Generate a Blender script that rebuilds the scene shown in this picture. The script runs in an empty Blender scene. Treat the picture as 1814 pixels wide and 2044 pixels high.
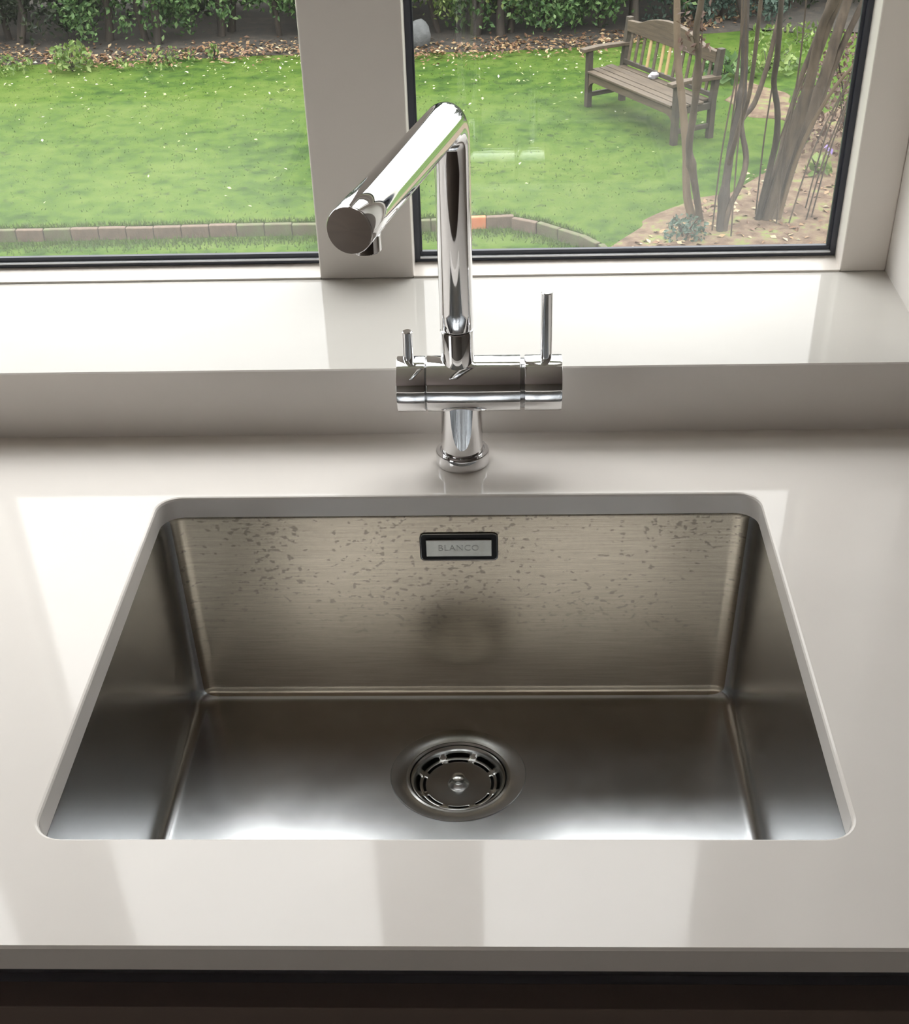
import bpy, math, random
from mathutils import Vector, Matrix, Euler, noise as mnoise

# ------------------------------------------------------------------ scene, camera, light, exposure
H = 0.9                     # worktop height above the kitchen floor; all coordinates below are relative to the worktop
S = bpy.context.scene
C = S.collection
R = math.radians
PI = math.pi

cam_d = bpy.data.cameras.new('camera')
cam = bpy.data.objects.new('camera', cam_d); C.objects.link(cam)
cam_d.sensor_fit = 'VERTICAL'
cam_d.sensor_height = 24.0
cam_d.lens = 2656.2 / 2044 * 24.0
cam_d.shift_y = 376.25 / 2044
cam_d.shift_x = -5.1 / 2044
cam_d.clip_start = 0.02; cam_d.clip_end = 200
cam.location = (0.2895, -0.5671, 0.5739 + H)
cam.rotation_euler = Euler((0.8827, 0.0254, 0.0256), 'XYZ')
S.camera = cam

w = bpy.data.worlds.new('overcast_sky'); S.world = w; w.use_nodes = True
nt = w.node_tree; nt.nodes.clear()
out = nt.nodes.new('ShaderNodeOutputWorld'); bg = nt.nodes.new('ShaderNodeBackground')
tc = nt.nodes.new('ShaderNodeTexCoord'); sx = nt.nodes.new('ShaderNodeSeparateXYZ')
rp = nt.nodes.new('ShaderNodeValToRGB')
nt.links.new(tc.outputs['Generated'], sx.inputs[0]); nt.links.new(sx.outputs['Z'], rp.inputs[0])
rp.color_ramp.elements[0].position = 0.0; rp.color_ramp.elements[0].color = (0.25, 0.253, 0.257, 1)
for p_, c_ in ((.5, .40), (.78, .92)): e_ = rp.color_ramp.elements.new(p_); e_.color = (c_, c_, c_, 1)

nt.links.new(rp.outputs[0], bg.inputs[0]); bg.inputs[1].default_value = 4.3          # standard overcast sky: three times brighter overhead than at the horizon
nt.links.new(bg.outputs[0], out.inputs[0])

S.view_settings.view_transform = 'Standard'
S.view_settings.look = 'None'
S.view_settings.gamma = 1.0
S.view_settings.use_curve_mapping = False
S.view_settings.exposure = 1.32
try:
    S.cycles.max_bounces = 14; S.cycles.diffuse_bounces = 8; S.cycles.glossy_bounces = 8
    S.cycles.transparent_max_bounces = 24; S.cycles.sample_clamp_indirect = 8.0
    S.cycles.use_denoising = True
except Exception:
    pass

# ------------------------------------------------------------------ materials
class N:
    def __init__(s, name):
        s.m = bpy.data.materials.new(name); s.m.use_nodes = True
        s.t = s.m.node_tree; s.t.nodes.clear()
        s.out = s.t.nodes.new('ShaderNodeOutputMaterial')
    def n(s, kind, **kw):
        x = s.t.nodes.new('ShaderNode' + kind)
        for k, v in kw.items():
            if k.startswith('i_'):
                x.inputs[k[2:].replace('_', ' ')].default_value = v
            else: setattr(x, k, v)
        return x
    def l(s, a, b): s.t.links.new(a, b)
    def surf(s, a): s.t.links.new(a, s.out.inputs['Surface'])
    def coord(s, scale=(1, 1, 1), kind='Object'):
        tc = s.n('TexCoord'); mp = s.n('Mapping'); mp.inputs['Scale'].default_value = scale
        s.l(tc.outputs[kind], mp.inputs[0]); return mp.outputs[0]
    def noise(s, vec, scale, detail=4, rough=.55):
        x = s.n('TexNoise'); x.inputs['Scale'].default_value = scale; x.inputs['Detail'].default_value = detail
        x.inputs['Roughness'].default_value = rough; s.l(vec, x.inputs['Vector']); return x.outputs['Fac']
    def ramp(s, fac, stops):
        x = s.n('ValToRGB'); e = x.color_ramp.elements
        while len(e) < len(stops): e.new(0.5)
        for el, (p, c) in zip(e, stops):
            el.position = p; el.color = (c[0], c[1], c[2], 1) if not isinstance(c, (int, float)) else (c, c, c, 1)
        s.l(fac, x.inputs[0]); return x.outputs[0]
    def bump(s, h, strength=.2, dist=.01):
        x = s.n('Bump'); x.inputs['Strength'].default_value = strength; x.inputs['Distance'].default_value = dist
        s.l(h, x.inputs['Height']); return x.outputs[0]

def principled(name, col, rough=.5, metal=0., spec=.5, col2=None, nscale=20, bump=0., bscale=60, stretch=(1, 1, 1), bdist=.002, kind='Object', coat=0.):
    k = N(name); p = k.n('BsdfPrincipled')
    p.inputs['Base Color'].default_value = (*col, 1); p.inputs['Roughness'].default_value = rough
    p.inputs['Metallic'].default_value = metal; p.inputs['Specular IOR Level'].default_value = spec
    p.inputs['Coat Weight'].default_value = coat
    v = k.coord(stretch, kind)
    if col2: k.l(k.ramp(k.noise(v, nscale), [(.35, col), (.65, col2)]), p.inputs['Base Color'])
    if bump: k.l(k.bump(k.noise(v, bscale), bump, bdist), p.inputs['Normal'])
    k.surf(p.outputs[0]); return k.m

M = {}
# quartz worktop: off-white with a very faint fleck and some smears; sill copy has a darker base colour to tone down its light
for nm_, ca, cb in (('quartz', (.83, .785, .74), (.86, .815, .77)), ('quartz_sill_dimmed', (.56, .54, .505), (.585, .565, .53))):
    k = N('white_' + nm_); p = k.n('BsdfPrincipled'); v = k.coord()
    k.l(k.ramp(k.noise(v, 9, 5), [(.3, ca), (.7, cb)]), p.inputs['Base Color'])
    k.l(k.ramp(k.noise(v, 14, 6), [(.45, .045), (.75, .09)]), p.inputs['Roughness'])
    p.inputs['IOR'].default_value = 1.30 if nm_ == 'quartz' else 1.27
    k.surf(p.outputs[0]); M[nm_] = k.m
M['paint'] = principled('white_wall_paint', (.80, .765, .73), .55, col2=(.82, .785, .75), nscale=3, bump=.05, bscale=300, bdist=.0005)
M['upvc'] = principled('white_window_frame', (.78, .73, .68), .34, col2=(.80, .75, .70), nscale=5)
M['gasket'] = principled('dark_rubber_gasket', (.045, .050, .068), .4, col2=(.055, .06, .08), nscale=30)
M['spacer'] = principled('silver_spacer_bar', (.72, .73, .75), .35, metal=.3, col2=(.66, .67, .7), nscale=30)
M['chrome'] = principled('polished_chrome', (.80, .80, .81), .035, metal=1., col2=(.82, .82, .83), nscale=8)
M['chrome_dark'] = principled('shadowed_groove_metal', (.30, .30, .31), .18, metal=1., col2=(.34, .34, .35), nscale=8)
M['cabinet'] = principled('dark_brown_cabinet_lacquer', (.19, .145, .125), .45, col2=(.20, .155, .13), nscale=4)
M['rail'] = principled('charcoal_channel_rail', (.27, .27, .295), .45, col2=(.28, .28, .305), nscale=4)
M['floor'] = principled('dark_oak_floor', (.085, .066, .052), .4, col2=(.12, .092, .072), nscale=3, stretch=(1, 6, 1))
M['ceil'] = principled('ceiling_paint', (.74, .66, .68), .7, col2=(.75, .67, .69), nscale=2)
M['room'] = principled('room_wall_paint', (.36, .33, .30), .7, col2=(.38, .35, .32), nscale=2)

# brushed stainless steel with dried water marks high on the rear wall
k = N('brushed_steel'); p = k.n('BsdfPrincipled')
geo = k.n('NewGeometry'); tcn = k.n('TexCoord')
sep = k.n('SeparateXYZ'); k.l(tcn.outputs['Object'], sep.inputs[0])
mp = k.n('Mapping'); mp.inputs['Scale'].default_value = (1, 1, 40); k.l(tcn.outputs['Object'], mp.inputs[0])
br = k.noise(mp.outputs[0], 22, 4, .6)
mp2 = k.n('Mapping'); mp2.inputs['Scale'].default_value = (1, 1, 1.6); k.l(tcn.outputs['Object'], mp2.inputs[0])
vor = k.n('TexVoronoi', feature='DISTANCE_TO_EDGE'); vor.inputs['Scale'].default_value = 150
spots = k.noise(mp2.outputs[0], 150, 2, .55)
cl = k.noise(tcn.outputs['Object'], 13, 2)
ad = k.n('Math', operation='MULTIPLY_ADD'); k.l(cl, ad.inputs[0]); ad.inputs[1].default_value = .28; k.l(spots, ad.inputs[2])
mask = k.ramp(ad.outputs[0], [(.75, 0.), (.775, .75)])
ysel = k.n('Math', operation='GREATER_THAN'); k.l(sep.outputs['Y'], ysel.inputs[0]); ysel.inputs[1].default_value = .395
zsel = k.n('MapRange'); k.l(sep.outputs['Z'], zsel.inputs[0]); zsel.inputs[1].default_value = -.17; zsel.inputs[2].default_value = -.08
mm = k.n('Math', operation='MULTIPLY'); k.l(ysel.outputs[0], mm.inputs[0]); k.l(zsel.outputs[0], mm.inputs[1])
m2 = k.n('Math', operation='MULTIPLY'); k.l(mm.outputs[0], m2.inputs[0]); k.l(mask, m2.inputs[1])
sheen = k.n('MixRGB'); k.l(ysel.outputs[0], sheen.inputs[0])
k.l(k.ramp(br, [(.3, (.65, .665, .68)), (.7, (.72, .735, .75))]), sheen.inputs[1])
k.l(k.ramp(br, [(.3, (.34, .285, .215)), (.7, (.39, .33, .255))]), sheen.inputs[2])  # warm reflected light painted into the rear wall's base colour
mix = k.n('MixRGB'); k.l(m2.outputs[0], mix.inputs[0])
k.l(sheen.outputs[0], mix.inputs[1])
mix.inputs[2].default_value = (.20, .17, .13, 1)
k.l(mix.outputs[0], p.inputs['Base Color'])
p.inputs['Metallic'].default_value = 1.
rr_ = k.n('MapRange'); k.l(br, rr_.inputs[0]); rr_.inputs[3].default_value = .21; rr_.inputs[4].default_value = .28
k.l(rr_.outputs[0], p.inputs['Roughness'])
k.l(k.bump(br, .06, .0006), p.inputs['Normal'])
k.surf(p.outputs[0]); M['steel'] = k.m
M['steel_bright'] = principled('polished_strainer_steel', (.58, .58, .56), .22, metal=1., col2=(.50, .50, .49), nscale=40, bump=.1, bscale=90, bdist=.0006)
M['steel_flange'] = principled('scratched_flange_steel', (.58, .58, .57), .27, metal=1., col2=(.50, .50, .49), nscale=60, bump=.1, bscale=120, bdist=.0004)
M['void'] = principled('dark_waste_pipe', (.01, .01, .01), .6, col2=(.015, .015, .015), nscale=10)
M['plate'] = principled('overflow_plate_steel', (.34, .325, .29), .3, metal=1., col2=(.29, .275, .245), nscale=80)
M['emboss'] = principled('engraved_letter_grey', (.24, .23, .21), .4, metal=.8, col2=(.26, .25, .23), nscale=50)

# double glazing pane: clear, with a film of mist low down and along the right edge
k = N('misted_glass'); tr = k.n('BsdfTransparent'); tr.inputs[0].default_value = (.985, .99, .985, 1)
gl = k.n('BsdfGlossy'); gl.inputs['Roughness'].default_value = 0.0
lw = k.n('LayerWeight'); lw.inputs['Blend'].default_value = .5
pw = k.n('Math', operation='POWER'); k.l(lw.outputs['Facing'], pw.inputs[0]); pw.inputs[1].default_value = 4.0
ml = k.n('Math', operation='MULTIPLY_ADD'); k.l(pw.outputs[0], ml.inputs[0]); ml.inputs[1].default_value = .9; ml.inputs[2].default_value = .04
mx = k.n('MixShader'); k.l(ml.outputs[0], mx.inputs[0]); k.l(tr.outputs[0], mx.inputs[1]); k.l(gl.outputs[0], mx.inputs[2])
tcn = k.n('TexCoord'); sep = k.n('SeparateXYZ'); k.l(tcn.outputs['Object'], sep.inputs[0])
nz = k.noise(tcn.outputs['Object'], 11, 3)
a1 = k.n('Math', operation='MULTIPLY_ADD'); k.l(nz, a1.inputs[0]); a1.inputs[1].default_value = -.09; k.l(sep.outputs['Z'], a1.inputs[2])
mr = k.n('MapRange', interpolation_type='SMOOTHSTEP'); k.l(a1.outputs[0], mr.inputs[0])
mr.inputs[1].default_value = .02; mr.inputs[2].default_value = .16; mr.inputs[3].default_value = .026; mr.inputs[4].default_value = .0025
tl = k.n('BsdfTranslucent'); tl.inputs[0].default_value = (.9, .9, .9, 1)
mx2 = k.n('MixShader'); k.l(mr.outputs[0], mx2.inputs[0]); k.l(mx.outputs[0], mx2.inputs[1]); k.l(tl.outputs[0], mx2.inputs[2])
k.surf(mx2.outputs[0]); M['glass'] = k.m

k = N('clear_glass'); tr = k.n('BsdfTransparent'); tr.inputs[0].default_value = (.95, .96, .95, 1); gl = k.n('BsdfGlossy'); gl.inputs['Roughness'].default_value = 0.
mx = k.n('MixShader'); mx.inputs[0].default_value = .06; k.l(tr.outputs[0], mx.inputs[1]); k.l(gl.outputs[0], mx.inputs[2]); k.surf(mx.outputs[0]); M['clear_glass'] = k.m
# garden
LF = .48
def leafmat(name, stops, trans=.35, rough=.5):
    k = N(name); g = k.n('NewGeometry')
    c = k.ramp(g.outputs['Random Per Island'], [(a, tuple(q * LF for q in b)) for a, b in stops])
    p = k.n('BsdfPrincipled'); p.inputs['Roughness'].default_value = rough; p.inputs['Specular IOR Level'].default_value = .3
    k.l(c, p.inputs['Base Color'])
    t = k.n('BsdfTranslucent'); k.l(c, t.inputs[0])
    m = k.n('MixShader'); m.inputs[0].default_value = trans; k.l(p.outputs[0], m.inputs[1]); k.l(t.outputs[0], m.inputs[2])
    k.surf(m.outputs[0]); return k.m
M['leaf_a'] = leafmat('hedge_leaves', [(0, (.05, .12, .035)), (.5, (.10, .21, .06)), (.85, (.17, .31, .09)), (1, (.30, .44, .18))])
M['leaf_y'] = leafmat('yellow_green_leaves', [(0, (.12, .20, .04)), (.5, (.20, .32, .07)), (1, (.40, .50, .16))])
M['leaf_d'] = leafmat('dark_leaves', [(0, (.02, .035, .015)), (.6, (.035, .06, .025)), (1, (.07, .09, .04))])
M['leaf_b'] = leafmat('blue_green_leaves', [(0, (.05, .10, .07)), (.6, (.10, .17, .13)), (1, (.20, .29, .22))])
M['leaf_r'] = leafmat('reddish_brown_twiggy_leaves', [(0, (.10, .06, .045)), (.6, (.20, .12, .09)), (1, (.36, .26, .20))])
M['litter'] = leafmat('fallen_leaves', [(0, (.14, .07, .04)), (.5, (.26, .14, .07)), (.8, (.40, .26, .12)), (1, (.68, .55, .34))], .1)
M['petal'] = leafmat('pale_petals', [(0, (.55, .62, .24)), (.6, (.75, .78, .45)), (1, (.9, .9, .78))], .3)
M['grass'] = leafmat('grass_blades', [(0, (.065, .125, .018)), (.6, (.095, .17, .026)), (1, (.14, .21, .045))], .4)
M['violet'] = leafmat('violet_petals', [(0, (.35, .22, .7)), (1, (.55, .42, .85))], .3)

k = N('mossy_lawn'); p = k.n('BsdfPrincipled'); v = k.coord()
n1 = k.noise(v, .55, 3); n2 = k.noise(v, 5, 5, .62)
mxn = k.n('Math', operation='MULTIPLY_ADD'); k.l(n1, mxn.inputs[0]); mxn.inputs[1].default_value = .7
sc_ = k.n('Math', operation='MULTIPLY'); k.l(n2, sc_.inputs[0]); sc_.inputs[1].default_value = .85
k.l(sc_.outputs[0], mxn.inputs[2])
colr = k.ramp(mxn.outputs[0], [(.60, (.019, .044, .006)), (.70, (.034, .068, .009)), (.79, (.047, .084, .011)), (.95, (.066, .100, .018))])
sp = k.ramp(k.noise(v, 8, 4, .6), [(.62, 0.), (.70, .8)])
mc = k.n('MixRGB'); k.l(sp, mc.inputs[0]); k.l(colr, mc.inputs[1]); mc.inputs[2].default_value = (.018, .034, .008, 1)
k.l(mc.outputs[0], p.inputs['Base Color']); p.inputs['Roughness'].default_value = .9; p.inputs['Specular IOR Level'].default_value = .1
k.l(k.bump(k.noise(v, 18, 6, .75), .7, .05), p.inputs['Normal'])
k.surf(p.outputs[0]); M['lawn'] = k.m
k = N('damp_soil'); p = k.n('BsdfPrincipled'); v = k.coord()
k.l(k.ramp(k.noise(v, 7, 6, .7), [(.3, (.05, .034, .024)), (.45, (.088, .060, .042)), (.55, (.12, .088, .06)), (.62, (.105, .125, .04)), (.8, (.18, .15, .10))]), p.inputs['Base Color'])
p.inputs['Roughness'].default_value = .95; p.inputs['Specular IOR Level'].default_value = .1
k.l(k.bump(k.noise(v, 45, 5, .7), .6, .02), p.inputs['Normal']); k.surf(p.outputs[0]); M['soil'] = k.m
k = N('dark_leafy_soil'); p = k.n('BsdfPrincipled'); v = k.coord()
k.l(k.ramp(k.noise(v, 9, 6, .7), [(.3, (.013, .011, .008)), (.5, (.022, .018, .013)), (.7, (.045, .034, .023))]), p.inputs['Base Color'])
p.inputs['Roughness'].default_value = .95; k.l(k.bump(k.noise(v, 45, 5, .7), .6, .02), p.inputs['Normal']); k.surf(p.outputs[0]); M['soil_dark'] = k.m
M['bark'] = principled('furrowed_brown_bark', (0.0263, 0.0181, 0.0119), .85, col2=(0.0632, 0.0459, 0.0304), nscale=16, bump=.8, bscale=40, stretch=(1, 1, .25), bdist=.01)
M['bark_tan'] = principled('pale_tan_bark', (0.0685, 0.0459, 0.026), .8, col2=(0.0952, 0.0677, 0.0412), nscale=16, bump=.6, bscale=40, stretch=(1, 1, .25), bdist=.008)
M['bark_dark'] = principled('dark_wet_bark', (0.0145, 0.0108, 0.00763), .8, col2=(0.0343, 0.0254, 0.0174), nscale=16, bump=.8, bscale=40, stretch=(1, 1, .25), bdist=.01)
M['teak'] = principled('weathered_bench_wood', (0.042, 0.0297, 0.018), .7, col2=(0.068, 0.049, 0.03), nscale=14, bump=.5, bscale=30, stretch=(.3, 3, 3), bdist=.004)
M['teak_dark'] = principled('dark_bench_wood', (0.022, 0.0175, 0.012), .7, col2=(0.04, 0.0308, 0.0195), nscale=14, bump=.5, bscale=30, bdist=.004)  # darker tone for bench legs, stretchers, side and rear rails
M['teak_pale'] = principled('bare_pale_bench_wood', (0.25, 0.165, 0.065), .7, col2=(0.29, 0.21, 0.1), nscale=10)
M['brick'] = principled('weathered_brick', (0.055, 0.0375, 0.0248), .9, col2=(0.0825, 0.057, 0.0385), nscale=20, bump=.6, bscale=60, bdist=.006)
M['brick_or'] = principled('fresh_orange_brick', (0.275, 0.08, 0.03), .85, col2=(0.31, 0.11, 0.045), nscale=20, bump=.4, bscale=60, bdist=.004)
M['brick_moss'] = principled('mossy_brick', (0.0495, 0.039, 0.022), .9, col2=(0.055, 0.066, 0.0248), nscale=12, bump=.6, bscale=60, bdist=.006)
M['rock'] = principled('grey_boulder_stone', (0.05, 0.0525, 0.0525), .85, col2=(0.08, 0.0825, 0.0825), nscale=6, bump=.5, bscale=20, bdist=.02)
M['paper'] = principled('pale_pink_paper', (0.268, 0.252, 0.271), .8, col2=(0.283, 0.271, 0.283), nscale=20)
M['render'] = principled('outside_house_render', (.5, .46, .42), .8, col2=(.55, .5, .46), nscale=5)

# ------------------------------------------------------------------ mesh helpers
ORIG = {}
def rot_between(d):
    return Vector((0, 0, 1)).rotation_difference(Vector(d).normalized()).to_matrix()

class MB:
    def __init__(s): s.v = []; s.f = []
    def box(s, x0, x1, y0, y1, z0, z1, mat=None):
        i = len(s.v); P = [(x, y, z) for x in (x0, x1) for y in (y0, y1) for z in (z0, z1)]
        if mat is not None: P = [tuple(mat @ Vector(q)) for q in P]
        s.v += P
        s.f += [tuple(i + j for j in q) for q in ((0, 1, 3, 2), (4, 6, 7, 5), (0, 4, 5, 1), (2, 3, 7, 6), (0, 2, 6, 4), (1, 5, 7, 3))]
        return s
    def rings(s, loops, closed_ends=(True, True)):
        base = len(s.v); n = len(loops[0])
        for L in loops: s.v += [tuple(p) for p in L]
        for a in range(len(loops) - 1):
            for j in range(n):
                q = [base + a * n + j, base + a * n + (j + 1) % n, base + (a + 1) * n + (j + 1) % n, base + (a + 1) * n + j]
                s.f.append(tuple(q))
        if closed_ends[0]: s.f.append(tuple(base + j for j in reversed(range(n))))
        if closed_ends[1]: s.f.append(tuple(base + (len(loops) - 1) * n + j for j in range(n)))
        return s
    def lathe(s, prof, c=(0, 0, 0), axis=(0, 0, 1), n=48, ends=(True, True)):
        m = rot_between(axis); c = Vector(c)
        s.rings([[c + m @ Vector((r * math.cos(2 * PI * j / n), r * math.sin(2 * PI * j / n), h)) for j in range(n)] for r, h in prof], ends)
        return s
    def tube(s, path, rad, n=24, ends=(True, True)):
        P = [Vector(p) for p in path]; loops = []; up = None
        for i, p in enumerate(P):
            d = (P[min(i + 1, len(P) - 1)] - P[max(i - 1, 0)]).normalized()
            if up is None:
                up = d.orthogonal().normalized()
            up = (up - d * up.dot(d)).normalized(); b = d.cross(up)
            r = rad[i] if isinstance(rad, (list, tuple)) else rad
            loops.append([p + r * (math.cos(2 * PI * j / n) * up + math.sin(2 * PI * j / n) * b) for j in range(n)])
        return s.rings(loops, ends)
    def prism(s, poly, axis, a, b):
        """poly in the two other axes, extruded along axis from a to b"""
        def mk(t, q):
            return {'x': (t, q[0], q[1]), 'y': (q[0], t, q[1]), 'z': (q[0], q[1], t)}[axis]
        return s.rings([[mk(a, q) for q in poly], [mk(b, q) for q in poly]])
    def build(s, name, mat, parent=None, loc=None, smooth=None, bevel=0, label=None, kind=None, local=False):
        o0 = Vector((0, 0, 0)) if local else (ORIG[parent.name] if parent else Vector(loc or (0, 0, 0)))
        me = bpy.data.meshes.new(name)
        me.from_pydata([tuple(Vector(v) - o0) for v in s.v], [], s.f); me.validate(); me.update()
        mats = mat if isinstance(mat, list) else [mat]
        for m in mats: me.materials.append(m)
        o = bpy.data.objects.new(name, me); C.objects.link(o)
        if parent: o.parent = parent; ORIG[o.name] = o0
        else:
            o.location = (o0.x, o0.y, o0.z + H); ORIG[o.name] = o0
        import bmesh
        bm = bmesh.new(); bm.from_mesh(me); bmesh.ops.recalc_face_normals(bm, faces=bm.faces) if len(s.f) < 20000 and not s.__dict__.get('open') else None
        bm.to_mesh(me); bm.free()
        if smooth is not None:
            for pl in me.polygons: pl.use_smooth = True
            me.set_sharp_from_angle(angle=R(smooth))
        if bevel:
            b = o.modifiers.new('bevel', 'BEVEL'); b.width = bevel; b.segments = 2; b.limit_method = 'ANGLE'; b.angle_limit = R(40)
            for pl in me.polygons: pl.use_smooth = True
            wn = o.modifiers.new('wn', 'WEIGHTED_NORMAL'); wn.keep_sharp = True
        if label: o['label'] = label
        if kind: o['kind'] = kind
        return o

def thing(name, label, cat, loc, rz=0, group=None, kind=None):
    o = bpy.data.objects.new(name, None); C.objects.link(o); o.empty_display_size = .05
    o.location = (loc[0], loc[1], loc[2] + H); o.rotation_euler = (0, 0, rz)
    ORIG[o.name] = Vector(loc)
    if label: o['label'] = label
    if cat: o['category'] = cat
    if group: o['group'] = group
    if kind: o['kind'] = kind
    return o
def tag(o, label, cat, group=None, kind=None):
    o['label'] = label
    if cat: o['category'] = cat
    if group: o['group'] = group
    if kind: o['kind'] = kind
    return o

def rrect(x0, x1, y0, y1, r, z, n=8, m=14):
    """rounded rectangle, counter-clockwise; m points inside every straight"""
    pts = []
    cs = [(x1 - r, y0 + r, -90), (x1 - r, y1 - r, 0), (x0 + r, y1 - r, 90), (x0 + r, y0 + r, 180)]
    for q, (cx, cy, a0) in enumerate(cs):
        arc = [(cx + r * math.cos(R(a0 + 90 * i / n)), cy + r * math.sin(R(a0 + 90 * i / n))) for i in range(n + 1)]
        pts += arc
        nx = cs[(q + 1) % 4]
        e = (nx[0] + r * math.cos(R(nx[2])), nx[1] + r * math.sin(R(nx[2])))
        for j in range(1, m): pts.append((arc[-1][0] + (e[0] - arc[-1][0]) * j / m, arc[-1][1] + (e[1] - arc[-1][1]) * j / m))
    return [(a, b, z) for a, b in pts]

# ------------------------------------------------------------------ room shell
YF, YB, YW, SZ = -0.0857, 0.509, 0.711, 0.0627; YG = YW + .036      # worktop front, upstand, window plane, sill height
XL, XR = -1.30, 0.6616                               # window opening
WT = 1.52  # unseen window head set high to let in more sky light
def struct(name, mb, mat, label=None, **kw):
    o = mb.build(name, mat, **kw); o['kind'] = 'structure'
    if label: o['label'] = label
    return o
wb = MB()
wb.box(-2.6, XL, YB + .012, .82, -H, 1.65); wb.box(XR, 3.0, YB + .012, .82, -H, 1.65)
wb.box(XL, XR, YB + .012, .775, -H, SZ - .02); wb.box(XL, XR, YB + .012, .82, WT, 1.65)
struct('wall_back', wb, M['paint'])
DY0, DY1, DZ = -3.3, -1.7, 1.15                      # glazed door opening added in the unseen left wall to light the room
struct('wall_left', MB().box(-2.7, -2.6, -4.2, DY0, -H, 1.65).box(-2.7, -2.6, DY1, .82, -H, 1.65).box(-2.7, -2.6, DY0, DY1, DZ, 1.65), M['room'])
dr = thing('added_door_1', None, None, (-2.65, (DY0 + DY1) / 2, -H), kind='structure')
m = MB(); m.box(-2.69, -2.62, DY0, DY0 + .07, -H, DZ); m.box(-2.69, -2.62, DY1 - .07, DY1, -H, DZ); m.box(-2.69, -2.62, DY0 + .07, DY1 - .07, -H, -H + .08); m.box(-2.69, -2.62, DY0 + .07, DY1 - .07, DZ - .07, DZ)
m.box(-2.69, -2.62, -2.53, -2.47, -H + .08, DZ - .07)
m.build('added_door_frame', M['upvc'], dr)
for a_, b_ in ((DY0 + .07, -2.53), (-2.47, DY1 - .07)): MB().box(-2.66, -2.655, a_, b_, -H + .08, DZ - .07).build('glass_pane', M['clear_glass'], dr)
struct('ground_6', MB().box(-9, -2.7, -7, .5, -H - .15, -H - .05), M['render'], 'unseen paved terrace outside the added side door')
struct('wall_right', MB().box(3.0, 3.1, -4.2, .82, -H, 1.65), M['room'])
struct('wall_front', MB().box(-2.7, 3.1, -4.3, -4.2, -H, 1.65), M['room'])
struct('floor', MB().box(-2.7, 3.1, -4.3, .82, -H - .1, -H), M['floor'])
struct('ceiling', MB().box(-2.7, 3.1, -4.3, .82, 1.65, 1.75), M['ceil'])
# upstand behind the worktop and the stone sill, mitred at the front edge
struct('trim_1', MB().prism([(YB, 0.0), (YB, SZ - .0012), (YB + .0012, SZ), (YB + .012, SZ - .012), (YB + .012, 0.0)], 'x', -1.7, 2.2), M['quartz'],
       'white quartz upstand between the worktop and the window sill')
struct('trim_2', MB().prism([(YB + .0012, SZ), (YB + .012, SZ - .0125), (YB + .012, SZ - .02), (YG, SZ - .02), (YG, SZ)], 'x', XL, XR), M['quartz_sill_dimmed'],
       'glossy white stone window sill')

# ------------------------------------------------------------------ window
win = thing('window_1', None, None, (0, YW, SZ), kind='structure')
YG = YW + .036                   # glass plane
YO = YW + .07
JX, MX0, MX1 = .6174, .1086, .2012
def fr(name, *b, bevel=.002, **kw): return MB().box(*b).build(name, M['upvc'], win, bevel=bevel, **kw)
fr('frame_jamb', JX, XR, YW, YO, SZ, WT)
fr('frame_jamb', XL, XL + .05, YW, YO, SZ, WT)
fr('frame_mullion', MX0, MX1, YW, YO, SZ, WT)
fr('frame_mullion', -.375, -.283, YW, YO, SZ, WT)
fr('frame_head', XL, XR, YW - .001, YO, WT - .05, WT)
for a, b in ((MX1, JX), (-.283, MX0), (XL + .05, -.375)):
    # low rail, almost hidden by the sill, with a sloping top bead
    MB().prism([(YW + .0005, SZ), (YW + .0005, SZ + .002), (YG - .002, SZ + .0055), (YG + .0045, SZ + .0055), (YG + .0125, SZ + .004), (YO, SZ - .012), (YG + .01, SZ - .018)], 'x', a, b).build('frame_rail', M['upvc'], win)
# upper opening lights
fr('frame_transom', MX1, JX, YW, YO, .60, .65)
fr('frame_transom', XL + .05, -.375, YW, YO, .60, .65)
def sash(a, b, z0, z1, w=.048):
    m = MB(); m.box(a, a + w, YW - .012, YO, z0, z1); m.box(b - w, b, YW - .012, YO, z0, z1)
    m.box(a + w, b - w, YW - .012, YO, z0, z0 + w); m.box(a + w, b - w, YW - .012, YO, z1 - w, z1)
    o = m.build('sash', M['upvc'], win, bevel=.002)
    return o
s1 = sash(MX1 + .001, JX - .001, .651, WT - .051); s2 = sash(XL + .051, -.376, .651, WT - .051)
MB().box(MX1 + .012, MX1 + .034, YW - .03, YW - .012, .80, .83).box(MX1 + .016, MX1 + .03, YW - .042, YW - .028, .74, .83).build('window_handle', M['chrome'], s1, bevel=.003)
panes = [(MX1, JX, SZ + .0055, .60), (-.283, MX0, SZ + .0055, WT - .05), (XL + .05, -.375, SZ + .0055, .60),
         (MX1 + .049, JX - .049, .699, WT - .099), (XL + .099, -.424, .699, WT - .099)]
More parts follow.
